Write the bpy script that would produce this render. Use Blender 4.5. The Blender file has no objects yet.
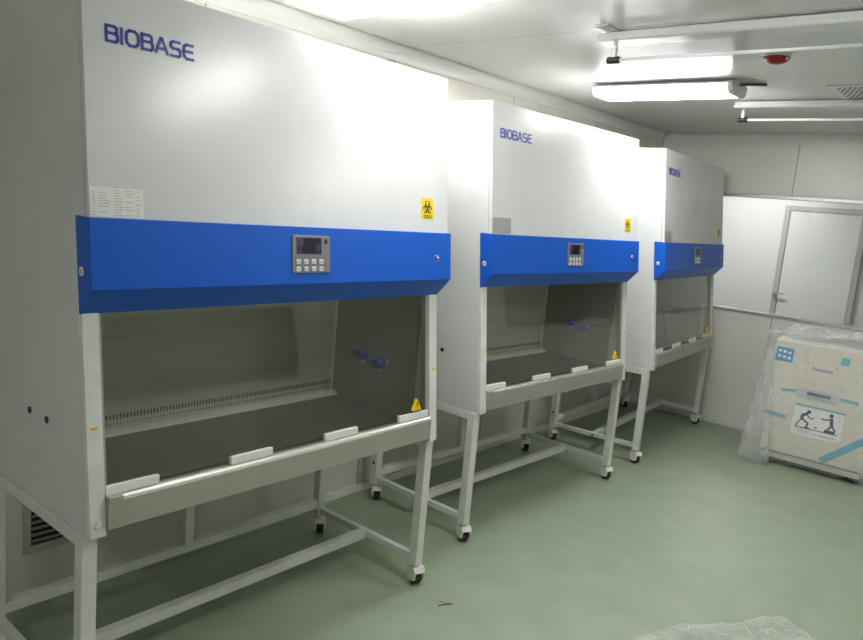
import bpy, bmesh, math, random
from mathutils import Vector, Matrix, noise
random.seed(4)
scene = bpy.context.scene
COL = scene.collection
PI = math.pi

# ------------------------------------------------------------------ helpers
def material(name, color, rough=.5, metal=0., spec=.5, emit=None, strength=0., coat=0.):
    m = bpy.data.materials.new(name); m.use_nodes = True
    b = m.node_tree.nodes['Principled BSDF']
    b.inputs['Base Color'].default_value = (*color, 1)
    b.inputs['Roughness'].default_value = rough
    b.inputs['Metallic'].default_value = metal
    b.inputs['Specular IOR Level'].default_value = spec
    b.inputs['Coat Weight'].default_value = coat
    if emit:
        b.inputs['Emission Color'].default_value = (*emit, 1)
        b.inputs['Emission Strength'].default_value = strength
    return m

def nd(m, t, **kw):
    n = m.node_tree.nodes.new(t)
    for k, v in kw.items(): setattr(n, k, v)
    return n
def lk(m, a, b): m.node_tree.links.new(a, b)

def mottle(m, c1, c2, scale=20, detail=4, bump=0., stretch=None, lo=.35, hi=.65):
    """noise driven colour variation (object space) and slight bump"""
    b = m.node_tree.nodes['Principled BSDF']
    tc = nd(m, 'ShaderNodeTexCoord'); mp = nd(m, 'ShaderNodeMapping')
    if stretch: mp.inputs['Scale'].default_value = stretch
    lk(m, tc.outputs['Object'], mp.inputs['Vector'])
    n = nd(m, 'ShaderNodeTexNoise'); n.inputs['Scale'].default_value = scale; n.inputs['Detail'].default_value = detail
    lk(m, mp.outputs[0], n.inputs['Vector'])
    r = nd(m, 'ShaderNodeValToRGB')
    r.color_ramp.elements[0].position = lo; r.color_ramp.elements[1].position = hi
    r.color_ramp.elements[0].color = (*c1, 1); r.color_ramp.elements[1].color = (*c2, 1)
    lk(m, n.outputs['Fac'], r.inputs['Fac']); lk(m, r.outputs['Color'], b.inputs['Base Color'])
    if bump:
        bp = nd(m, 'ShaderNodeBump'); bp.inputs['Strength'].default_value = bump; bp.inputs['Distance'].default_value = .01
        lk(m, n.outputs['Fac'], bp.inputs['Height']); lk(m, bp.outputs[0], b.inputs['Normal'])
    return r

def seams(m, axis, period, offset, width, color):
    """thin panel joints: darkens the base colour where the position along axis meets a joint"""
    b = m.node_tree.nodes['Principled BSDF']
    old = b.inputs['Base Color'].links[0].from_socket if b.inputs['Base Color'].links else None
    tc = nd(m, 'ShaderNodeTexCoord'); sp = nd(m, 'ShaderNodeSeparateXYZ'); lk(m, tc.outputs['Object'], sp.inputs[0])
    a = nd(m, 'ShaderNodeMath', operation='SUBTRACT'); lk(m, sp.outputs['XYZ'.index(axis)], a.inputs[0]); a.inputs[1].default_value = offset - width/2 - 50*period
    d = nd(m, 'ShaderNodeMath', operation='MODULO'); lk(m, a.outputs[0], d.inputs[0]); d.inputs[1].default_value = period
    l = nd(m, 'ShaderNodeMath', operation='LESS_THAN'); lk(m, d.outputs[0], l.inputs[0]); l.inputs[1].default_value = width
    mx = nd(m, 'ShaderNodeMix', data_type='RGBA'); lk(m, l.outputs[0], mx.inputs[0])
    if old: lk(m, old, mx.inputs[6])
    else: mx.inputs[6].default_value = b.inputs['Base Color'].default_value
    mx.inputs[7].default_value = (*color, 1)
    lk(m, mx.outputs[2], b.inputs['Base Color'])

class MB:
    """collects shapes with material indices into one mesh"""
    def __init__(s): s.bm = bmesh.new()
    def _mi(s, faces, mi):
        for f in faces: f.material_index = mi
    def box(s, x0, x1, y0, y1, z0, z1, bev=0., mi=0, seg=2):
        r = bmesh.ops.create_cube(s.bm, size=1)
        vs = r['verts']
        for v in vs:
            v.co = Vector((x0 + (v.co.x+.5)*(x1-x0), y0 + (v.co.y+.5)*(y1-y0), z0 + (v.co.z+.5)*(z1-z0)))
        fs = list({f for v in vs for f in v.link_faces}); s._mi(fs, mi)
        if bev:
            es = list({e for v in vs for e in v.link_edges})
            g = bmesh.ops.bevel(s.bm, geom=es, offset=bev, segments=seg, affect='EDGES', profile=.5)
            s._mi(g['faces'], mi)
        return s
    def prism(s, poly, a0, a1, axis='x', bev=0., mi=0):
        """poly: list of 2D points; axis x: (y,z); y: (x,z); z: (x,y)"""
        def P(p, a):
            return {'x': (a, p[0], p[1]), 'y': (p[0], a, p[1]), 'z': (p[0], p[1], a)}[axis]
        A = [s.bm.verts.new(P(p, a0)) for p in poly]; B = [s.bm.verts.new(P(p, a1)) for p in poly]
        n = len(poly); fs = [s.bm.faces.new(A), s.bm.faces.new(B[::-1])]
        for i in range(n): fs.append(s.bm.faces.new((A[i], B[i], B[(i+1) % n], A[(i+1) % n])))
        s._mi(fs, mi)
        bmesh.ops.recalc_face_normals(s.bm, faces=fs)
        if bev:
            es = list({e for f in fs for e in f.edges})
            g = bmesh.ops.bevel(s.bm, geom=es, offset=bev, segments=2, affect='EDGES', profile=.5)
            s._mi(g['faces'], mi)
        return s
    def cyl(s, p, axis, r, h, n=20, r2=None, mi=0, bev=0.):
        """cylinder starting at p along axis vector"""
        g = bmesh.ops.create_cone(s.bm, cap_ends=True, segments=n, radius1=r, radius2=r if r2 is None else r2, depth=h)
        ax = Vector(axis).normalized()
        M = Matrix.Translation(Vector(p) + ax*h/2) @ ax.to_track_quat('Z', 'Y').to_matrix().to_4x4()
        bmesh.ops.transform(s.bm, matrix=M, verts=g['verts'])
        fs = list({f for v in g['verts'] for f in v.link_faces}); s._mi(fs, mi)
        for f in fs:
            if len(f.verts) == 4: f.smooth = True
        if bev:
            es = [e for e in {e for v in g['verts'] for e in v.link_edges} if any(len(f.verts) > 4 for f in e.link_faces)]
            gg = bmesh.ops.bevel(s.bm, geom=es, offset=bev, segments=2, affect='EDGES', profile=.5); s._mi(gg['faces'], mi)
        return s
    def sphere(s, c, r, sc=(1, 1, 1), mi=0, n=16):
        g = bmesh.ops.create_uvsphere(s.bm, u_segments=n, v_segments=n//2, radius=r)
        for v in g['verts']: v.co = Vector((v.co.x*sc[0]+c[0], v.co.y*sc[1]+c[1], v.co.z*sc[2]+c[2]))
        for f in {f for v in g['verts'] for f in v.link_faces}: f.smooth = True; f.material_index = mi
        return s
    def tube(s, pts, r, n=10, mi=0):
        pts = [Vector(p) for p in pts]; rings = []
        for i, p in enumerate(pts):
            t = (pts[min(i+1, len(pts)-1)] - pts[max(i-1, 0)]).normalized()
            q = t.to_track_quat('Z', 'Y')
            rings.append([s.bm.verts.new(p + q @ Vector((r*math.cos(2*PI*k/n), r*math.sin(2*PI*k/n), 0))) for k in range(n)])
        for a, b in zip(rings, rings[1:]):
            for k in range(n):
                f = s.bm.faces.new((a[k], a[(k+1) % n], b[(k+1) % n], b[k])); f.smooth = True; f.material_index = mi
        f = s.bm.faces.new(rings[0][::-1]); f.material_index = mi
        f = s.bm.faces.new(rings[-1]); f.material_index = mi
        return s
    def quad(s, a, b, c, d, mi=0):
        f = s.bm.faces.new([s.bm.verts.new(p) for p in (a, b, c, d)]); f.material_index = mi; return s
    def xform(s, fn):
        for v in s.bm.verts: v.co = Vector(fn(v.co))
        return s
    def build(s, name, mats, parent=None, loc=(0, 0, 0)):
        if not isinstance(mats, (list, tuple)): mats = [mats]
        me = bpy.data.meshes.new(name); s.bm.normal_update(); s.bm.to_mesh(me); s.bm.free()
        for m in mats: me.materials.append(m)
        o = bpy.data.objects.new(name, me); COL.objects.link(o); o.location = loc
        if parent: o.parent = parent
        return o

def tag(o, label, cat, group=None):
    o['label'] = label; o['category'] = cat
    if group: o['group'] = group
    return o
def thing(name, loc, label, cat, group=None):
    o = bpy.data.objects.new(name, None); COL.objects.link(o); o.location = loc
    o.empty_display_size = .1
    return tag(o, label, cat, group)
def struct(o): o['kind'] = 'structure'; return o
KIDS = {}
def copy_tree(o, parent=None):
    c = o.copy(); COL.objects.link(c); c.parent = parent
    for ch in [x for x in list(COL.objects) if x.parent == o]: copy_tree(ch, c)
    return c

# ------------------------------------------------------------------ materials
paint = material('white_powder_coat', (.66, .68, .67), .25, spec=.55)
mottle(paint, (.64, .66, .65), (.69, .705, .695), 3, 5)
frame_paint = material('white_frame_paint', (.7, .71, .68), .4)
mottle(frame_paint, (.66, .67, .63), (.74, .75, .72), 9, 4)
blue = material('blue_cover_paint', (.008, .105, .56), .36, spec=.3)
steel = material('brushed_steel', (.56, .54, .5), .42, metal=.6)
mottle(steel, (.45, .44, .4), (.49, .475, .435), 8, 5, stretch=(1, 30, 30))
liner = material('chamber_steel', (.62, .61, .55), .38, metal=.15)
mottle(liner, (.68, .67, .62), (.76, .75, .69), 3, 4, stretch=(1, 12, 12))
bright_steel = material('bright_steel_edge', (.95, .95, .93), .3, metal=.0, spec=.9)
worktop_m = material('worktop_steel_shaded', (.13, .13, .12), .35, metal=.3)  # steel darkened in colour for the dark surroundings it reflects
side_liner = material('chamber_steel_shaded', (.3, .29, .26), .35, metal=.3)  # darker copy of the chamber steel, its dark reflection put into the colour
black = material('black_plastic', (.012, .012, .012), .45)
rubber = material('black_rubber', (.02, .02, .02), .6)
plug_white = material('white_cap_plastic', (.78, .76, .72), .4)
chrome = material('chrome', (.8, .8, .8), .15, metal=1)
grip_white = material('white_grip_plastic', (.76, .76, .7), .4)
panel_grey = material('control_panel_grey', (.2, .2, .21), .35)
screen_m = material('dark_screen', (.03, .022, .06), .15)
mottle(screen_m, (.012, .01, .03), (.12, .09, .2), 28, 3, lo=.45, hi=.75)
button_m = material('button_white', (.75, .78, .8), .4)
ink_blue = material('logo_blue', (.03, .03, .36), .4)
yellow = material('warning_yellow', (.85, .62, .02), .45)
orange = material('orange_mark', (.55, .15, .02), .5)
ink = material('black_ink', (.01, .01, .01), .5)
paper = material('label_paper', (.78, .78, .73), .6)
grey_paper = material('label_silver', (.42, .43, .41), .35, metal=.2)
text_grey = material('print_grey', (.34, .34, .33), .6)
valve_blue = material('valve_blue', (.03, .06, .55), .3)
wall_m = material('wall_panel_cream', (.68, .66, .58), .3, spec=.5)
mottle(wall_m, (.66, .645, .57), (.7, .685, .615), 2, 3)
seams(wall_m, 'X', 1.18, .93, .008, (.3, .29, .26))
far_m = material('far_panel_cream', (.74, .72, .66), .3, spec=.5)
mottle(far_m, (.72, .71, .65), (.76, .745, .69), 2, 3)
seams(far_m, 'Y', 1.18, -.2, .008, (.3, .3, .28))
next_m = material('next_room_white', (.8, .8, .78), .4)
ceil_m = material('ceiling_panel', (.66, .665, .63), .16, spec=.4)
mottle(ceil_m, (.645, .65, .615), (.68, .685, .65), 1.5, 3)
seams(ceil_m, 'X', 1.14, 2.14, .006, (.4, .4, .38))
floor_m = material('green_vinyl', (.2, .3, .19), .42, spec=.45)
rr = mottle(floor_m, (.275, .34, .24), (.33, .39, .285), 5, 9, lo=.3, hi=.7)
trim_m = material('aluminium_trim', (.5, .5, .47), .35, metal=.5)
cove_m = material('white_cove', (.72, .72, .68), .35)
door_m = material('door_panel', (.8, .81, .8), .35)
door_frame_m = material('door_frame_grey', (.5, .51, .5), .4)
red_plastic = material('red_plastic', (.4, .008, .008), .25)
freezer_m = material('freezer_cream', (.66, .63, .54), .4)
freezer_side = material('freezer_white_side', (.7, .69, .64), .4)
tape_m = material('blue_tape', (.12, .42, .52), .4)
stick_m = material('blue_sticker', (.03, .28, .48), .4)
teal_m = material('teal_sticker', (.05, .42, .5), .4)
disp_m = material('display_silver', (.5, .55, .58), .3)
lamp_on = material('lamp_diffuser_lit', (.9, .9, .9), .4, emit=(1., .985, .985), strength=20)
lamp_body = material('lamp_body_white', (.75, .76, .75), .25)
housing_m = material('polished_lamp_housing', (.82, .82, .8), .2, metal=.35)
tube_m = material('unlit_tube_glass', (.85, .86, .87), .08, spec=.8)

def film_material(name, solid, bump):
    m = bpy.data.materials.new(name); m.use_nodes = True
    nt = m.node_tree; nt.nodes.clear()
    out = nd(m, 'ShaderNodeOutputMaterial'); tr = nd(m, 'ShaderNodeBsdfTransparent')
    p = nd(m, 'ShaderNodeBsdfPrincipled'); p.inputs['Base Color'].default_value = (.93, .94, .95, 1); p.inputs['Roughness'].default_value = .16
    p.inputs['Specular IOR Level'].default_value = .9
    tc = nd(m, 'ShaderNodeTexCoord'); n = nd(m, 'ShaderNodeTexNoise'); n.inputs['Scale'].default_value = 22; n.inputs['Detail'].default_value = 6
    n.inputs['Distortion'].default_value = 1.2
    lk(m, tc.outputs['Object'], n.inputs['Vector'])
    bp = nd(m, 'ShaderNodeBump'); bp.inputs['Strength'].default_value = bump; bp.inputs['Distance'].default_value = .02
    lk(m, n.outputs['Fac'], bp.inputs['Height']); lk(m, bp.outputs[0], p.inputs['Normal'])
    lw = nd(m, 'ShaderNodeLayerWeight'); lw.inputs['Blend'].default_value = .35; lk(m, bp.outputs[0], lw.inputs['Normal'])
    mr = nd(m, 'ShaderNodeMapRange'); mr.inputs['To Min'].default_value = solid; mr.inputs['To Max'].default_value = min(1, solid+.45)
    lk(m, lw.outputs['Facing'], mr.inputs['Value'])
    mx = nd(m, 'ShaderNodeMixShader'); lk(m, mr.outputs[0], mx.inputs[0]); lk(m, tr.outputs[0], mx.inputs[1]); lk(m, p.outputs[0], mx.inputs[2])
    lk(m, mx.outputs[0], out.inputs['Surface'])
    return m
film_m = film_material('clear_plastic_film', .12, .6)
film2_m = film_material('clear_film_on_floor', .1, .9)

def pane_material(name, tint, ior_blend):
    m = bpy.data.materials.new(name); m.use_nodes = True
    nt = m.node_tree; nt.nodes.clear()
    out = nd(m, 'ShaderNodeOutputMaterial'); tr = nd(m, 'ShaderNodeBsdfTransparent'); tr.inputs[0].default_value = (*tint, 1)
    gl = nd(m, 'ShaderNodeBsdfGlossy'); gl.inputs['Roughness'].default_value = .02; gl.inputs['Color'].default_value = (.95, .97, .96, 1)
    lw = nd(m, 'ShaderNodeLayerWeight'); lw.inputs['Blend'].default_value = .5
    pw = nd(m, 'ShaderNodeMath', operation='POWER'); lk(m, lw.outputs['Facing'], pw.inputs[0]); pw.inputs[1].default_value = 4.5
    fr = nd(m, 'ShaderNodeMapRange'); fr.inputs['To Min'].default_value = ior_blend; fr.inputs['To Max'].default_value = 1; lk(m, pw.outputs[0], fr.inputs['Value'])
    mx = nd(m, 'ShaderNodeMixShader'); lk(m, fr.outputs[0], mx.inputs[0]); lk(m, tr.outputs[0], mx.inputs[1]); lk(m, gl.outputs[0], mx.inputs[2])
    lk(m, mx.outputs[0], out.inputs['Surface'])
    return m
sash_m = pane_material('tinted_sash_glass', (.93, .94, .9), .055)
window_m = pane_material('clear_window_glass', (.97, .98, .975), .02)

# ------------------------------------------------------------------ room
ZC, XF, YL, YR, XN = 2.56, 5.77, .985, -3.6, -4.5
b = MB().box(XN-.1, XF+.03, YR-.1, YL+.1, -.1, 0).box(XF+.03, 8.9, YR-.1, 3.1, -.1, 0); struct(b.build('floor', floor_m))
b = MB().box(XN-.1, XF+.03, YR-.1, YL+.1, ZC, ZC+.1).box(XF+.03, 8.9, YR-.1, 3.1, ZC, ZC+.1); struct(b.build('ceiling', ceil_m))
b = MB().box(XN-.1, XF+.06, YL, YL+.08, 0, ZC); struct(b.build('wall_left', wall_m))
b = MB().box(XF, 8.9, 3.0, 3.08, 0, ZC).box(XF, XF+.06, YL+.08, 3.0, 0, ZC); struct(b.build('wall_next_room_left', next_m))
b = MB().box(XN-.1, 8.9, YR-.08, YR, 0, .75).box(XN-.1, 8.9, YR-.08, YR, 1.5, ZC).box(XN-.1, 1.7, YR-.08, YR, .75, 1.5).box(3.8, 8.9, YR-.08, YR, .75, 1.5)
struct(b.build('wall_right', wall_m))
b = MB().box(XN-.08, XN, YR, YL, 0, ZC); struct(b.build('wall_near', wall_m))
# far partition wall with a long window
WZ0, WZ1, WY0, WY1 = 1.05, 2.04, -2.6, .9
b = MB().box(XF, XF+.06, YR, YL, 0, WZ0).box(XF, XF+.06, YR, YL, WZ1, ZC).box(XF, XF+.06, WY1, YL, WZ0, WZ1).box(XF, XF+.06, YR, WY0, WZ0, WZ1)
struct(b.build('wall_far', far_m))
w = MB()
w.box(XF-.012, XF+.07, WY0, WY1, WZ0-.018, WZ0+.008, .002).box(XF-.012, XF+.07, WY0, WY1, WZ1-.008, WZ1+.02, .002)
w.box(XF-.012, XF+.07, WY1-.02, WY1, WZ0, WZ1).box(XF-.012, XF+.07, WY0, WY0+.02, WZ0, WZ1)
wf = struct(w.build('window_1', trim_m))
MB().box(XF+.028, XF+.034, WY0+.02, WY1-.02, WZ0+.008, WZ1-.008).build('window_pane', window_m, wf)
# dark window in the wall opposite the cabinets (seen only as a reflection)
w = MB().box(1.7, 3.8, YR-.07, YR+.01, .75, .79).box(1.7, 3.8, YR-.07, YR+.01, 1.46, 1.5).box(1.7, 1.74, YR-.07, YR+.01, .79, 1.46).box(3.76, 3.8, YR-.07, YR+.01, .79, 1.46)
wf = struct(w.build('window_2', trim_m))
MB().box(1.74, 3.76, YR-.06, YR-.05, .79, 1.46).build('window_pane', material('dark_window', (.13, .15, .16), .3), wf)
# next room end wall with its door
b = MB().box(8.7, 8.78, YR, 3.0, 0, ZC); struct(b.build('wall_next_room', next_m))
d = MB().box(8.66, 8.70, .54, .6, 0, 2.1, .003).box(8.66, 8.70, -.29, -.23, 0, 2.1, .003).box(8.66, 8.70, -.23, .54, 2.04, 2.1, .003)
df = struct(d.build('door_1', door_frame_m))
MB().box(8.672, 8.70, -.225, .535, .01, 2.035, .003).build('door_leaf', door_m, df)
MB().cyl((8.66, .57, 1.04), (-1, 0, 0), .022, .012).cyl((8.665, .57, 1.04), (-1, 0, 0), .009, .05).box(8.61, 8.628, .45, .585, 1.03, 1.05, .005).build('door_handle', chrome, df)
# coved mouldings between walls and ceiling
def cove(name, mk):
    n = 7; R = .06
    arc = [(R - R*math.cos(k*PI/2/n), R - R*math.sin(k*PI/2/n)) for k in range(n+1)]   # from (0,R) to (R,0)
    return struct(mk(arc, R).build(name, cove_m))
def mk_left(arc, R):
    pts = [(YL, ZC), (YL, ZC-R-.012), (YL-.006, ZC-R-.012)] + [(YL-.006-a, ZC-b) for a, b in arc] + [(YL-.018-R, ZC)]
    return MB().prism(pts, XN, XF, 'x')
cove('trim_1', mk_left)
def mk_far(arc, R):
    pts = [(XF, ZC), (XF, ZC-R-.012), (XF-.006, ZC-R-.012)] + [(XF-.006-a, ZC-b) for a, b in arc] + [(XF-.018-R, ZC)]
    return MB().prism(pts, YR, YL-.07, 'y')
cove('trim_2', mk_far)
struct(MB().box(XN, XF, YL-.012, YL, 0, .05, .003).build('baseboard_left', cove_m))
struct(MB().box(XF-.012, XF, YR, YL-.012, 0, .05, .003).build('baseboard_far', cove_m))
# grey strip standing in for a shadow on the wall between cabinets
struct(MB().box(2.06, 2.12, YL-.012, YL, .05, ZC-.08, .002).build('wall_shadow_strip', material('wall_shadow_grey', (.45, .45, .4), .4)))

# ------------------------------------------------------------------ cabinets
W, ZB, Z0, Z1, Z2, ZT, SL, D, EE = 1.535, .703, 1.3405, 1.4175, 1.611, 2.25, .1167, .067, .08
def S(z): return SL*(z-ZB)
cab = thing('biosafety_cabinet', (0, 0, 0), '', 'laboratory cabinet', 'row of biosafety cabinets')

def slant(mb, off):        # shapes laid out with y measured from the slanted front plane
    return mb.xform(lambda c: (c.x, c.y + S(c.z) + off, c.z))

for x0, x1 in ((0, .03), (W-.03, W)):
    poly = [(0.002, ZB), (S(Z2-.02)+.002, Z2-.02), (S(Z2)-D+.021, Z2-.015), (S(ZT)-D+.021, ZT), (.745, ZT), (.745, ZB)]
    MB().prism(poly, x0, x1, 'x').build('side_panel', paint, cab)
slant(MB().box(0, W, 0, .02, Z2-.03, ZT, .002), -D).build('front_panel', paint, cab)
MB().box(.03, W-.03, S(ZT)-D+.02, .745, ZT-.02, ZT).build('top_panel', paint, cab)
MB().box(.03, W-.03, .725, .745, ZB, ZT-.02).build('back_panel', paint, cab)
MB().box(.03, W-.03, .03, .725, ZB, ZB+.012).build('base_panel', paint, cab)
for x0, x1 in ((-.0015, .047), (W-.047, W+.0015)):
    slant(MB().box(x0, x1, -.004, .016, ZB-.002, Z0+.02, .003), 0).build('front_post', frame_paint, cab)
# sash track on the inner faces of the posts
slant(MB().box(.047, .056, .004, .03, .82, Z0+.02), 0).build('sash_track', steel, cab)
slant(MB().box(W-.062, W-.047, .004, .034, .82, Z0+.02), 0).build('sash_track', steel, cab)
# chamber
ch = MB()
zw, yb = .775, .645
ch.box(.047, W-.047, yb, yb+.01, zw, 1.62)
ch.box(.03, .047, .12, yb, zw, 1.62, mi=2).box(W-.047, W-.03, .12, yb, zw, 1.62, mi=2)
ch.box(.047, W-.047, .12, yb, 1.6, 1.615)
n = 104
for k in range(n):
    x = .06 + k*(W-.12)/(n-1)
    ch.box(x-.0025, x+.0025, yb-.002, yb, .822, .842, mi=1)
for k in range(n):
    x = .06 + k*(W-.12)/(n-1)
    ch.box(x-.0015, x+.0015, yb-.0025, yb, .802, .808, mi=1)
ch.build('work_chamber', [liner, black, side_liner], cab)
ws = MB().box(.047, W-.047, .09, yb-.02, zw-.01, zw, 0.)
ws.box(.047, W-.047, .045, .09, zw-.012, zw-.002)
for k in range(90):
    x = .07 + k*(W-.14)/89
    ws.box(x-.003, x+.003, .05, .085, zw-.002, zw-.0012, mi=1)
ws.build('work_surface', [worktop_m, black], cab)
MB().prism([(yb-.05, zw), (yb-.048, zw+.006), (yb-.028, zw+.018), (yb-.002, zw+.018), (yb-.002, zw)], .047, W-.047, 'x').build('tray_edge', material('tray_edge_highlight', (.95, .95, .94), .35), cab)  # near-white colour paints in the highlight along the steel lip
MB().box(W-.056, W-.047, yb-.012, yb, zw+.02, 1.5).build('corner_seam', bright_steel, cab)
# blue gas and water valves on the right chamber wall
for y, z in ((.4, 1.02), (.29, 1.0)):
    v = MB().cyl((W-.047, y, z), (-1, 0, 0), .018, .01, 16, mi=1).cyl((W-.057, y, z), (-1, 0, 0), .008, .03, 12, mi=1)
    v.cyl((W-.087, y, z), (-1, 0, 0), .03, .028, 8, r2=.026).box(W-.115, W-.1, y-.045, y+.045, z-.013, z+.013, .003)
    v.tube([(W-.07, y, z), (W-.072, y, z-.02), (W-.09, y, z-.045)], .006, 8, mi=1)
    v.build('valve', [valve_blue, chrome], cab)
# glass sash
slant(MB().box(.05, W-.05, .012, .018, .826, Z0+.05, 0), 0).build('glass_sash', sash_m, cab)
for x0, x1 in ((.049, .216), (.474, .644), (.888, 1.057), (1.297, W-.055)):
    slant(MB().box(x0, x1, -.003, .012, .816, .843, .002), 0).build('sash_grip', grip_white, cab)
t = MB().prism([(1.385, .852), (1.437, .852), (1.411, .902)], -.001, .0115, 'y', mi=0)
t.prism([(1.409, .868), (1.413, .868), (1.4145, .888), (1.4075, .888)], -.0018, -.001, 'y', mi=1)
t.prism([(1.409, .860), (1.413, .860), (1.413, .864), (1.409, .864)], -.0018, -.001, 'y', mi=1)
slant(t, 0).build('warning_triangle', [yellow, ink], cab)
# sill
prof = [(-.004, .718), (-.004, .8), (0, .808), (.008, .814), (.018, .816), (.05, .808), (.05, .718)]
sill = MB().prism(prof, .047, W-.047, 'x')
sill.build('front_sill', steel, cab)
# small welded corner cover at the left end of the sill
MB().box(.047, .062, -.012, -.003, .722, .802, .002).box(.047, .09, -.014, .02, .8, .819, .003).build('sill_corner', steel, cab)
# height marks on the posts
for x in (.021, W-.022):
    slant(MB().box(x-.011, x+.011, -.0055, -.004, 1.015, 1.023, mi=0).box(x-.008, x+.008, -.0062, -.0055, 1.0165, 1.0195, mi=1), 0).build('height_mark', [yellow, orange], cab)
MB().cyl((.022, -.003, .74), (0, -1, 0), .009, .003, 16, bev=.001).build('screw_cap', plug_white, cab)
# header cover
poly = [(S(Z2)+.002, Z2), (S(Z2)-EE, Z2), (S(Z1)-EE, Z1), (S(Z0)-.002, Z0), (S(Z0)+.002, Z0)]
MB().prism(poly, -.006, W+.006, 'x', bev=.0015).build('header_cover', blue, cab)
lo = MB().cyl((-.006, .062, 1.462), (-1, 0, 0), .013, .003, 20, bev=.001).cyl((-.009, .062, 1.462), (-1, 0, 0), .007, .002, 16, mi=1)
lo.build('side_screw', [plug_white, chrome], cab)
yl_ = S(1.507)-EE
lo = MB().cyl((1.445, yl_+.002, 1.507), (0, -1, .1), .015, .006, 24, mi=0, bev=.001).cyl((1.445, yl_-.004, 1.507), (0, -1, .1), .011, .002, 20, mi=1).cyl((1.445, yl_-.005, 1.507), (0, -1, .1), .006, .006, 16, mi=0)
lo.build('key_lock', [chrome, ink_blue], cab)
# control panel
px0, px1, pz0, pz1 = .678, .848, 1.455, 1.583
cp = slant(MB().box(px0, px1, -.004, .001, pz0, pz1, .002), -EE).build('control_panel', panel_grey, cab)
slant(MB().box(px0+.018, px0+.128, -.0052, -.004, 1.52, 1.575), -EE).build('screen', screen_m, cp)
for r in range(2):
    for c in range(4):
        x = px0+.024+c*.034; z = 1.494-r*.025
        q = MB().box(x-.0095, x+.0095, -.007, -.004, z-.008, z+.008, .002)
        q.box(x-.004, x+.004, -.0075, -.007, z-.003, z+.003, mi=1)
        slant(q, -EE).build('button', [button_m, text_grey], cp)
slant(MB().box(px1-.026, px1-.014, -.006, -.004, 1.555, 1.572, .001), -EE).build('indicator', black, cp)
# lettering
def strokes(lines, th):
    mb = MB()
    for pts in lines:
        for (x0, z0), (x1, z1) in zip(pts, pts[1:]):
            dx, dz = x1-x0, z1-z0; L = math.hypot(dx, dz) or 1e-6; ux, uz = dx/L, dz/L
            x0_, z0_, x1_, z1_ = x0-ux*th*.4, z0-uz*th*.4, x1+ux*th*.4, z1+uz*th*.4
            nx, nz = -uz*th/2, ux*th/2
            mb.prism([(x0_+nx, z0_+nz), (x1_+nx, z1_+nz), (x1_-nx, z1_-nz), (x0_-nx, z0_-nz)], -.0015, 0., 'y')
    return mb
def biobase(x, z, w, h):
    L = []
    B = [[(0, 0), (0, 1), (.62, 1), (.76, .9), (.76, .64), (.62, .54), (0, .54)], [(.62, .54), (.82, .42), (.82, .12), (.66, 0), (0, 0)]]
    I = [[(0, 0), (0, 1)]]
    O = [[(.25, 0), (.05, .18), (0, .5), (.05, .82), (.25, 1), (.68, 1), (.9, .82), (.95, .5), (.9, .18), (.68, 0), (.25, 0)]]
    A = [[(0, 0), (.42, 1), (.52, 1), (.95, 0)], [(.16, .3), (.8, .3)]]
    Sg = [[(.02, 0), (.66, 0), (.82, .12), (.82, .4), (.66, .52), (.18, .54), (.04, .66), (.04, .88), (.2, 1), (.78, 1)]]
    E_ = [[(.8, 1), (.25, 1), (.06, .86), (0, .5), (.06, .14), (.25, 0), (.82, 0)], [(.02, .52), (.74, .52)]]
    adv = [(B, 1.12), (I, .34), (O, 1.22), (B, 1.08), (A, 1.2), (Sg, 1.1), (E_, .85)]
    tot = sum(a for _, a in adv); u = w/tot; cx = 0
    for g, a in adv:
        for pts in g: L.append([(x+(cx+p[0])*u, z+p[1]*h) for p in pts])
        cx += a
    return strokes(L, h*.2)
slant(biobase(.065, 2.084, .264, .04), -D).build('lettering', ink_blue, cab)
# biohazard sticker
st = MB().box(1.362, 1.44, -.001, 0, 1.664, 1.75, 0, mi=0)
cx, cz, R = 1.401, 1.712, .03
def ring(mb, cx, cz, r, w, a0, a1, n=14):
    for k in range(n):
        a, c = a0+(a1-a0)*k/n, a0+(a1-a0)*(k+1)/n
        f = [(cx+(r-w/2)*math.cos(a), cz+(r-w/2)*math.sin(a)), (cx+(r+w/2)*math.cos(a), cz+(r+w/2)*math.sin(a)),
             (cx+(r+w/2)*math.cos(c), cz+(r+w/2)*math.sin(c)), (cx+(r-w/2)*math.cos(c), cz+(r-w/2)*math.sin(c))]
        mb.prism(f, -.0016, -.001, 'y', mi=1)
for k in range(3):
    a = PI/2 + k*2*PI/3
    ring(st, cx+.015*math.cos(a), cz+.015*math.sin(a), .0125, .0055, a+.45, a+2*PI-.45)
ring(st, cx, cz, .014, .003, 0, 2*PI, 18)
for k in range(2): st.box(1.376, 1.426, -.0016, -.001, 1.671+k*.006, 1.6735+k*.006, mi=1)
slant(st, -D).build('biohazard_sticker', [yellow, ink], cab)
# printed instruction label
lb = MB().box(.004, .156, -.001, 0, 1.614, 1.693, mi=0)
rnd = random.Random(2)
for r in range(10):
    z = 1.686-r*.0074
    for x0, x1 in ((.008, .022), (.026, .066), (.07, .098), (.102, .13), (.133, .152)):
        if rnd.random() < .9:
            lb.box(x0, x0+(x1-x0)*rnd.uniform(.5, 1), -.0014, -.001, z-.0007, z+.0007, mi=1)
label_obj = slant(lb, -D).build('printed_label', [paper, text_grey], cab)
# cable hole plugs on the left side
for y in (.411, .288):
    MB().cyl((0, y, .982), (-1, 0, 0), .011, .003, 20).build('hole_plug', black, cab)
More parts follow.
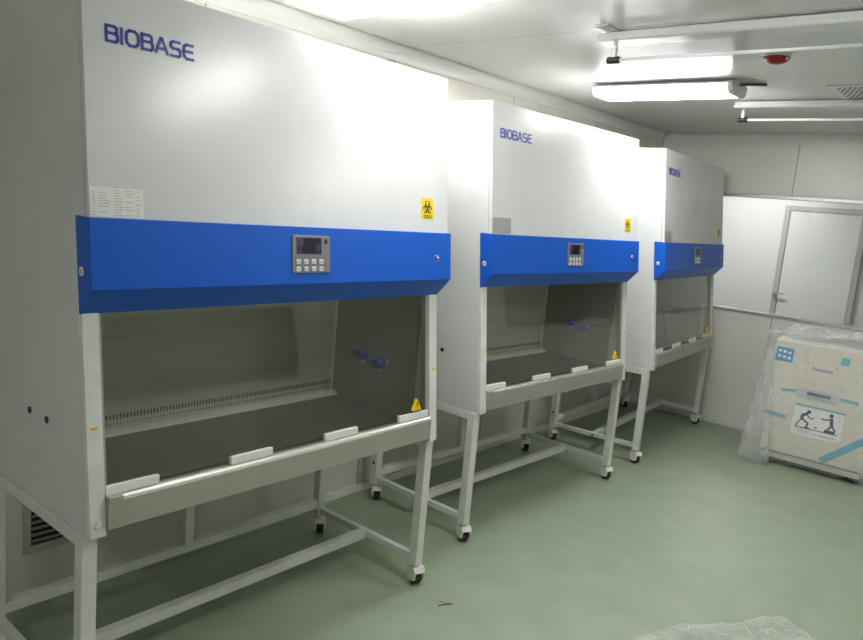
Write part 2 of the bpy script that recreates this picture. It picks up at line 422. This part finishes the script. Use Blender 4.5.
# stand
LX = (.0, .05); T = .046
xl0, xr0, yf0, yr0 = -.013, W-.033, .022, .69
for x in (xl0, xr0):
    for y in (yf0, yr0):
        MB().box(x, x+T, y, y+T, .102, ZB-.001, .003).build('leg', frame_paint, cab)
        # caster: plate, white hood with fork cheeks, black twin wheel
        c = MB().cyl((x+T/2, y+T/2, .09), (0, 0, 1), .022, .013, 18, mi=1)
        sgn = 1
        cm = MB()
        cm.prism([(-.028, .04), (-.03, .07), (-.02, .09), (.022, .092), (.03, .08), (.03, .055), (.022, .034), (.005, .024), (-.014, .028)], -.021, -.016, 'y', bev=.001)
        cm.prism([(-.028, .04), (-.03, .07), (-.02, .09), (.022, .092), (.03, .08), (.03, .055), (.022, .034), (.005, .024), (-.014, .028)], .016, .021, 'y', bev=.001)
        cm.prism([(-.03, .066), (-.02, .09), (.022, .092), (.03, .08), (.03, .068)], -.016, .016, 'y')
        ang = {(xl0, .022): 1.1, (xl0, .69): .9, (xr0, .022): 1.2, (xr0, .69): .8}[(x, y)]
        ox, oy = x+T/2+.012*math.cos(ang)+.006, y+T/2+.012*math.sin(ang)-.012
        ca, sa = math.cos(ang), math.sin(ang)
        cm.xform(lambda v: (ox+(v.x*ca-v.y*sa)*1.3, oy+(v.x*sa+v.y*ca)*1.3, v.z-.004 if v.z < .06 else v.z))
        cm.cyl((x+T/2, y+T/2, .09), (0, 0, 1), .02, .013, 18, mi=1)
        co = cm.build('caster', [plug_white, chrome], cab)
        wh = MB().cyl((0, -.018, .033), (0, 1, 0), .033, .036, 24, bev=.004)
        wh.xform(lambda v: (ox+(v.x+.004)*ca-v.y*sa, oy+(v.x+.004)*sa+v.y*ca, v.z))
        wh.build('wheel', rubber, co)
R_ = .04
for x in (xl0+.005, xr0+.005):
    MB().box(x+.004, x+.034, yf0+T, yr0, .118, .148, .002).build('side_rail', frame_paint, cab)
    MB().box(x, x+R_, yf0+T, yr0, ZB-.042, ZB-.002, .002).build('top_rail', frame_paint, cab)
MB().box(xl0+.039, xr0+.009, .36, .40, .108, .148, .002).build('stretcher', frame_paint, cab)
MB().box(xl0+T, xr0, .695, .735, .148, .188, .002).build('rear_rail', frame_paint, cab)
MB().box(xl0+T, xr0, .695, .735, ZB-.042, ZB-.002, .002).build('top_rail', frame_paint, cab)
MB().box(W/2-.02, W/2+.02, .695, .735, .188, ZB-.042, .002).build('rear_upright', frame_paint, cab)
for y, z in ((.38, .13), (.715, .23)):
    MB().cyl((xl0+(.005 if y < .5 else 0), y, z), (-1, 0, 0), .008, .002, 14).build('rail_plug', black, cab)

cab['label'] = 'nearest and largest looking white biosafety cabinet with blue header, on wheeled white stand'
c2 = copy_tree(cab); c2.location = (2.033, .124, 0); c2.rotation_euler.z = -.0353
c2['label'] = 'middle white biosafety cabinet with blue header, standing between the two others'
c3 = copy_tree(cab); c3.location = (4.044, .084, 0); c3.rotation_euler.z = .0791
c3['label'] = 'farthest white biosafety cabinet with blue header, nearest the end wall and its window'
for c in (c2, c3):
    for ch_ in list(COL.objects):
        if ch_.parent == c and ch_.name.startswith('printed_label'):
            ch_.data = ch_.data.copy(); ch_.data.materials[0] = grey_paper; ch_['label'] = 'dull grey printed label'

# ------------------------------------------------------------------ wall vent behind the first cabinet
v = thing('wall_vent', (.5, YL, .42), 'louvred return air grille low on the wall behind the nearest cabinet', 'vent')
fx0, fx1, fz0, fz1 = -.3, .3, -.21, .21
f = MB().box(fx0, fx1, -.016, 0, fz0, fz0+.028, .003).box(fx0, fx1, -.016, 0, fz1-.028, fz1, .003).box(fx0, fx0+.028, -.016, 0, fz0+.028, fz1-.028, .003).box(fx1-.028, fx1, -.016, 0, fz0+.028, fz1-.028, .003)
f.build('frame', trim_m, v)
MB().box(fx0+.02, fx1-.02, -.003, 0, fz0+.02, fz1-.02).build('backing', black, v)
for k in range(14):
    z = fz0+.045+k*.0265
    s = MB().box(fx0+.026, fx1-.026, -.0015, .0015, -.011, .011)
    s.xform(lambda c, z=z: (c.x, -.010 + c.y*.7 - c.z*.55, z + c.z*.75 + c.y*.6))
    s.build('slat', material('slat_grey', (.3, .32, .3), .45) if k == 0 else bpy.data.materials['slat_grey'], v)

# ------------------------------------------------------------------ ceiling lamps
lamp_dim = material('lamp_diffuser_dimmer', (.9, .9, .9), .4, emit=(1., .985, .985), strength=13.5)
def lamp(x, y, ln, label, lit=True):
    t = thing('ceiling_light', (x, y, ZC), label, 'ceiling light', 'lit ceiling lamps')
    w = .13
    MB().prism([(-w*.55, 0), (-w, -.022), (-w, -.03), (w, -.03), (w, -.022), (w*.55, 0)], -ln/2, ln/2, 'y', bev=.002).build('housing', lamp_body, t)
    MB().prism([(-w+.008, -.03), (-w+.02, -.062), (-w+.045, -.078), (w-.045, -.078), (w-.02, -.062), (w-.008, -.03)], -ln/2+.03, ln/2-.03, 'y', bev=.004).build('diffuser', lamp_on if lit else lamp_dim, t)
    for s_ in (-1, 1):
        y0, y1 = sorted((s_*(ln/2-.03), s_*ln/2))
        MB().prism([(-w, -.03), (-w+.015, -.064), (-w+.045, -.08), (w-.045, -.08), (w-.015, -.064), (w, -.03)], y0, y1, 'y', bev=.003).build('end_cap', lamp_body, t)
    return t
lamp(1.26, .14, .86, 'lit ceiling lamp above the nearest cabinet, its glow just entering the top edge')
lb_ = lamp(3.42, -.02, .86, 'brightly lit box shaped ceiling lamp between the two unlit tube fixtures')
MB().tube([(-.03, -.36, -.034), (.0, -.43, -.02), (.03, -.47, -.012), (.1, -.54, -.006)], .008, 8).build('supply_cable', material('cable_grey', (.12, .12, .13), .5), lb_)

def uv_fixture(x, y, label):
    t = thing('tube_light', (x, y, ZC), label, 'tube light', 'unlit tube fixtures on the ceiling')
    L = 1.2
    MB().prism([(-.04, -.008), (-.062, -.042), (-.05, -.05), (.05, -.05), (.062, -.042), (.04, -.008)], -L, 0, 'y', bev=.003).build('housing', housing_m, t)
    MB().cyl((.06, -L+.06, -.108), (0, 1, 0), .008, L-.12, 16).build('tube', tube_m, t)
    for y_ in (-.06, -L+.0):
        MB().cyl((.06, y_, -.108), (0, 1, 0), .016, .06, 16, bev=.003).build('end_cap', black, t)
        MB().box(.05, .07, y_+.02, y_+.04, -.1, -.05, .002).build('bracket', lamp_body, t)
    return t
uv_fixture(2.2, -.23, 'polished unlit tube light fixture nearest the camera, beside the red strobe')
uv_fixture(4.08, -.22, 'polished unlit tube light fixture farthest away, near the end wall')
# red alarm dome
r = thing('alarm_strobe', (2.84, -.80, ZC), 'red oval alarm strobe on the ceiling between the tube lights', 'alarm')
MB().cyl((0, 0, -.008), (0, 0, 1), .062, .008, 28, bev=.002).build('base_ring', lamp_body, r)
MB().sphere((0, 0, -.008), .058, (1, 1, .55), n=24).build('dome', red_plastic, r)
MB().sphere((-.03, .055, -.014), .01).build('clip', plug_white, r)
MB().sphere((-.02, -.052, -.02), .007).build('clip', plug_white, r)
# perforated air diffuser
vd = thing('ceiling_diffuser', (3.95, -1.17, ZC), 'perforated square air diffuser plate on the ceiling near the far tube light', 'vent')
MB().box(-.33, .33, -.33, .33, -.004, 0, .002).build('frame', lamp_body, vd)
pl = MB().box(-.3, .3, -.3, .3, -.006, -.004, mi=0)
for i in range(15):
    for j in range(22):
        x = -.27+i*.0386; y = -.28+j*.0262+(i % 2)*.013
        pl.prism([(x-.014, y-.007), (x+.014, y-.003), (x+.014, y+.007), (x-.014, y+.003)], -.0068, -.006, 'z', mi=1)
pl.build('perforated_plate', [lamp_body, black], vd)
p_ = MB().box(-.07, .07, -.032, .032, -.006, 0, .001)  # thin grey box in place of a reflection in the ceiling
tag(p_.build('ceiling_reflection_patch', material('reflection_grey', (.38, .4, .37), .4), loc=(2.13, -.29, ZC)), 'small grey patch standing in for a reflection on the ceiling in front of the near tube light', 'painted reflection')

# ------------------------------------------------------------------ freezer wrapped in film
FX = 5.03
fz = thing('freezer', (FX, -.82, 0), 'cream laboratory freezer wrapped in clear film with blue tape and picture label', 'freezer')
Y0, Y1 = .36, -.345          # local y of left and right edges
MB().box(.012, .6, Y1, Y0, .045, .97, .006).build('cabinet', freezer_side, fz)
MB().box(-.045, .01, Y1, Y0, .1, .965, .012).build('door', freezer_m, fz)
MB().box(-.03, .012, Y1+.01, Y0-.01, .05, .095, .004).build('kick_panel', material('kick_grey', (.5, .48, .42), .5), fz)
for x in (.05, .54):
    for y in (Y1+.06, Y0-.06):
        MB().cyl((x, y, 0), (0, 0, 1), .02, .05, 16, bev=.003).build('foot', rubber, fz)
FF = -.045
def onface(mb): return mb
dp = MB().prism([(.17, .585), (.16, .565), (.13, .555), (-.1, .555), (-.125, .565), (-.13, .6), (-.115, .625), (-.09, .63), (.14, .63), (.165, .62)], FF-.006, FF, 'x', bev=.002).build('display_panel', disp_m, fz)
MB().box(FF-.008, FF-.006, -.07, .09, .585, .61, mi=0).build('display_screen', material('lcd_dark', (.12, .14, .2), .2), dp)
for k in range(4): MB().box(FF-.009, FF-.006, -.08+k*.045, -.055+k*.045, .567, .575).build('button', material('key_grey', (.3, .33, .4), .5), dp)
# picture label with two figures moving a load
lb = MB().box(FF-.002, FF, -.175, .16, .275, .49, mi=0)
def seg(mb, pts, th, x=FF-.0035):
    for (a0, b0), (a1, b1) in zip(pts, pts[1:]):
        dy, dz = a1-a0, b1-b0; L = math.hypot(dy, dz) or 1e-6; ny, nz = -dz/L*th/2, dy/L*th/2
        mb.prism([(a0+ny, b0+nz), (a1+ny, b1+nz), (a1-ny, b1-nz), (a0-ny, b0-nz)], x, x+.0015, 'x', mi=1)
seg(lb, [(.14, .335), (-.15, .335)], .006)
for cy, cz in ((.055, .462), (-.095, .468)):
    lb.cyl((FF-.002, cy, cz), (-1, 0, 0), .015, .0015, 14, mi=1)
seg(lb, [(.062, .45), (.10, .425), (.095, .4)], .022); seg(lb, [(.095, .4), (.05, .375), (.065, .34), (.04, .34)], .012); seg(lb, [(.1, .4), (.12, .37), (.13, .34)], .01)
seg(lb, [(.068, .44), (.04, .415), (.015, .42)], .009)
seg(lb, [(-.098, .45), (-.105, .39)], .022); seg(lb, [(-.1, .445), (-.06, .43), (-.03, .432)], .009); seg(lb, [(-.105, .39), (-.08, .36), (-.085, .338)], .013); seg(lb, [(-.108, .39), (-.13, .365), (-.125, .338)], .013)
lb.box(FF-.0035, FF-.002, -.13, -.06, .338, .358, mi=1); lb.box(FF-.0035, FF-.002, -.012, .004, .35, .36, mi=1)
for k in range(3): lb.box(FF-.003, FF-.002, .03, .13-.01*k, .318-k*.012, .322-k*.012, mi=2)
lb.box(FF-.003, FF-.002, -.14, .01, .3, .306, mi=2)
lb.build('picture_label', [material('label_white', (.8, .82, .82), .4), ink, text_grey], fz)
st = MB().box(FF-.002, FF, .225, .345, .8, .905, mi=0)
for k in range(2):
    for j in range(3): st.box(FF-.003, FF-.002, .24+j*.034, .262+j*.034, .822+k*.04+.004*j, .84+k*.04+.004*j, mi=1)
st.build('energy_sticker', [stick_m, material('sticker_white', (.75, .85, .9), .4)], fz)['label'] = 'blue square sticker with white marks'
MB().box(FF-.002, FF, -.15, -.095, .85, .905).build('teal_sticker', teal_m, fz)
# maker name
cu = bpy.data.curves.new('maker_name', 'FONT'); cu.body = 'Panasonic'; cu.size = .036; cu.extrude = .0008
tmp = bpy.data.objects.new('maker_name_tmp', cu); COL.objects.link(tmp)
bpy.context.view_layer.update()
me = bpy.data.meshes.new_from_object(tmp); COL.objects.unlink(tmp); bpy.data.objects.remove(tmp)
me.name = 'maker_name'; me.materials.append(ink_blue)
mn = bpy.data.objects.new('maker_name', me); COL.objects.link(mn); mn.parent = fz
mn.location = (FF-.002, .085, .775); mn.rotation_euler = (PI/2, 0, -PI/2)
# tape strips
def strip(p, q, w, name='tape'):
    (a0, b0), (a1, b1) = p, q; dy, dz = a1-a0, b1-b0; L = math.hypot(dy, dz); ny, nz = -dz/L*w/2, dy/L*w/2
    MB().prism([(a0+ny, b0+nz), (a1+ny, b1+nz), (a1-ny, b1-nz), (a0-ny, b0-nz)], FF-.003, FF-.001, 'x').build(name, tape_m, fz)
strip((-.07, .06+.06), (Y1, .36), .05)
strip((.36, .395), (.21, .385), .03)
strip((.155, .505), (-.19, .5), .012)
strip((.27, .585), (.17, .6), .022); strip((-.13, .6), (-.25, .595), .022)

# crumpled film around it
def film(name, X0, X1, Ya, Yb, Z0_, Z1_, step, amp, loc, mat, label, cat):
    bm = bmesh.new()
    def grid(fn, nu, nv):
        vs = [[bm.verts.new(fn(i/nu, j/nv)) for j in range(nv+1)] for i in range(nu+1)]
        for i in range(nu):
            for j in range(nv): bm.faces.new((vs[i][j], vs[i+1][j], vs[i+1][j+1], vs[i][j+1]))
    def disp(p, n):
        q = Vector(p)*5.5; a = noise.turbulence_vector(q, 4, True, noise_basis='PERLIN_ORIGINAL')
        h = noise.noise(Vector(p)*2.3+Vector((3, 1, 7)))
        return Vector(p) + a*amp + Vector(n)*(max(0, h)*amp*1.6+.012)
    ny, nz, nx = int(abs(Yb-Ya)/step), int((Z1_-Z0_)/step), int((X1-X0)/step)
    def front(u, v):
        y = Ya+(Yb-Ya)*u; z = Z0_+(Z1_-Z0_)*v
        low = max(0, 1-v*1.8)*max(0, 1-u*2.6)
        return disp((X0-.05*low, y+.0, z), (-1, 0, 0)) + Vector((-.04*low, .05*low, 0))
    grid(front, ny, nz)
    def left(u, v):
        x = X0+(X1-X0)*u; z = Z0_+(Z1_-Z0_)*v
        low = max(0, 1-v*1.8)*max(0, 1-u*1.5)
        return disp((x-.05*low, Ya, z), (0, 1, 0)) + Vector((-.04*low, .05*low, 0))
    grid(left, nx, nz)
    def top(u, v):
        heap = max(0, math.sin(min(1, max(0, (v-.45)/.55))*PI*.75))*.09*max(0, 1-abs(u-.25)*2)
        return disp((X0+(X1-X0)*u, Ya+(Yb-Ya)*v, Z1_+heap), (0, 0, 1))
    grid(top, nx, ny)
    bmesh.ops.remove_doubles(bm, verts=bm.verts, dist=.012)
    for v_ in bm.verts: v_.co.z = max(v_.co.z, .004 if v_.co.z < .1 else v_.co.z)
    me = bpy.data.meshes.new(name); bm.to_mesh(me); bm.free(); me.materials.append(mat)
    o = bpy.data.objects.new(name, me); COL.objects.link(o); o.location = loc
    o['label'] = label
    return o
wrap = film('plastic_wrap', -.075, .5, .40, -.40, .03, .985, .016, .034, (0, 0, 0), film_m, 'crumpled clear plastic film', None)
wrap.parent = fz
# gathered tail of film at the front lower left corner of the freezer
bm = bmesh.new(); nu, nv = 26, 44
vs = [[None]*(nv+1) for _ in range(nu+1)]
for i in range(nu+1):
    for j in range(nv+1):
        u, v_ = i/nu, j/nv
        w_ = .03+.085*(1-v_)**1.3; a = u*2*PI
        p = Vector((math.cos(a)*w_*.8, math.sin(a)*w_, .01+.85*v_))
        n_ = noise.turbulence_vector(p*9, 4, True, noise_basis='PERLIN_ORIGINAL')
        p = p*1 + n_*.035; p.z = max(p.z, .003); p.x -= .03*(1-v_); vs[i][j] = bm.verts.new(p)
for i in range(nu):
    for j in range(nv): bm.faces.new((vs[i][j], vs[i+1][j], vs[i+1][j+1], vs[i][j+1]))
me = bpy.data.meshes.new('plastic_wrap_tail'); bm.to_mesh(me); bm.free(); me.materials.append(film_m)
o = bpy.data.objects.new('gathered_film', me); COL.objects.link(o); o.location = (-.075, .37, 0); o.parent = wrap

# crumpled film sheet on the floor at the bottom edge of the view
bm = bmesh.new(); nu, nv = 110, 50
A0, A1 = Vector((1.68, -.69, 0)), Vector((2.62, -1.25, 0)); pn = Vector((-.5, -.86, 0))
vs = []
for i in range(nu+1):
    row = []
    for j in range(nv+1):
        u, v_ = i/nu, j/nv
        e = .05*noise.noise(Vector((u*4, 1, 2))) + (.03*math.sin(u*9)) + .02
        p = A0.lerp(A1, u) + pn*(e+v_*.34*(.75+.25*math.sin(u*3)))
        h = abs(noise.turbulence(p*9, 4, False, noise_basis='PERLIN_ORIGINAL'))*.05
        p.z = .002+h*min(1, 6*min(u, 1-u, v_, 1-v_)+.25)
        row.append(bm.verts.new(p))
    vs.append(row)
for i in range(nu):
    for j in range(nv): bm.faces.new((vs[i][j], vs[i+1][j], vs[i+1][j+1], vs[i][j+1]))
me = bpy.data.meshes.new('film_sheet'); bm.to_mesh(me); bm.free(); me.materials.append(film2_m)
o = bpy.data.objects.new('plastic_sheet', me); COL.objects.link(o)
tag(o, 'thin crumpled clear plastic sheet lying on the green floor at the bottom edge', 'plastic film')

# small reddish scrap on the floor
sc = MB().tube([(-.03, .012, .003), (-.01, .004, .004), (.004, -.002, .006), (.03, -.016, .003)], .0022, 6)
sc.tube([(.0, 0, .004), (.006, .016, .006), (.004, .026, .003)], .0018, 6).prism([(.0, -.003), (.02, -.017), (.03, -.013), (.012, .001)], .003, .005, 'z')
tag(sc.build('floor_scrap', material('scrap_brown', (.22, .09, .06), .7), loc=(1.495, -.168, 0)), 'tiny reddish brown scrap lying on the floor beside the nearest cabinet', 'scrap')

# ------------------------------------------------------------------ lamps outside the view, most of them added to fill in light
def far_lamp(x, y, rot, label, strength=None):
    t = lamp(x, y, .86, label, strength is None); t.rotation_euler.z = rot; return t
far_lamp(1.25, -1.15, 0, 'lit ceiling lamp over the aisle, far right of the nearest cabinet', 1)
far_lamp(3.42, -2.6, 0, 'unseen ceiling lamp added over the aisle, opposite the middle cabinet', 1)  # added out of view for ambient light
far_lamp(-1.9, -1.0, 0, 'unseen dimmer ceiling lamp added at the near end of the room, behind the camera', 1)  # added behind the camera as extra ambient light
far_lamp(7.7, .9, 0, 'unseen ceiling lamp added to light the next room, behind the window')  # added out of sight to brighten the room beyond the glass

world = bpy.data.worlds.new('world'); scene.world = world; world.use_nodes = True
world.node_tree.nodes['Background'].inputs[0].default_value = (.8, .85, .85, 1)
world.node_tree.nodes['Background'].inputs[1].default_value = .05

# ------------------------------------------------------------------ camera
yaw, pitch, roll = .6882, -.1543, .0893
fwd = Vector((math.cos(yaw)*math.cos(pitch), math.sin(yaw)*math.cos(pitch), math.sin(pitch)))
right = Vector((math.sin(yaw), -math.cos(yaw), 0)); up = right.cross(fwd)
r2 = right*math.cos(roll)+up*math.sin(roll); u2 = -right*math.sin(roll)+up*math.cos(roll)
cd = bpy.data.cameras.new('camera'); cd.sensor_width = 36; cd.lens = 736/863*36; cd.clip_start = .02
co = bpy.data.objects.new('camera', cd); COL.objects.link(co)
M = Matrix((( r2.x, u2.x, -fwd.x, -.9327), (r2.y, u2.y, -fwd.y, -1.9443), (r2.z, u2.z, -fwd.z, 1.7234), (0, 0, 0, 1)))
co.matrix_world = M
scene.camera = co
vs_ = scene.view_settings
vs_.view_transform = 'Standard'; vs_.look = 'None'; vs_.gamma = 1; vs_.exposure = 1.08; vs_.use_curve_mapping = False
scene.cycles.max_bounces = 10; scene.cycles.transparent_max_bounces = 16
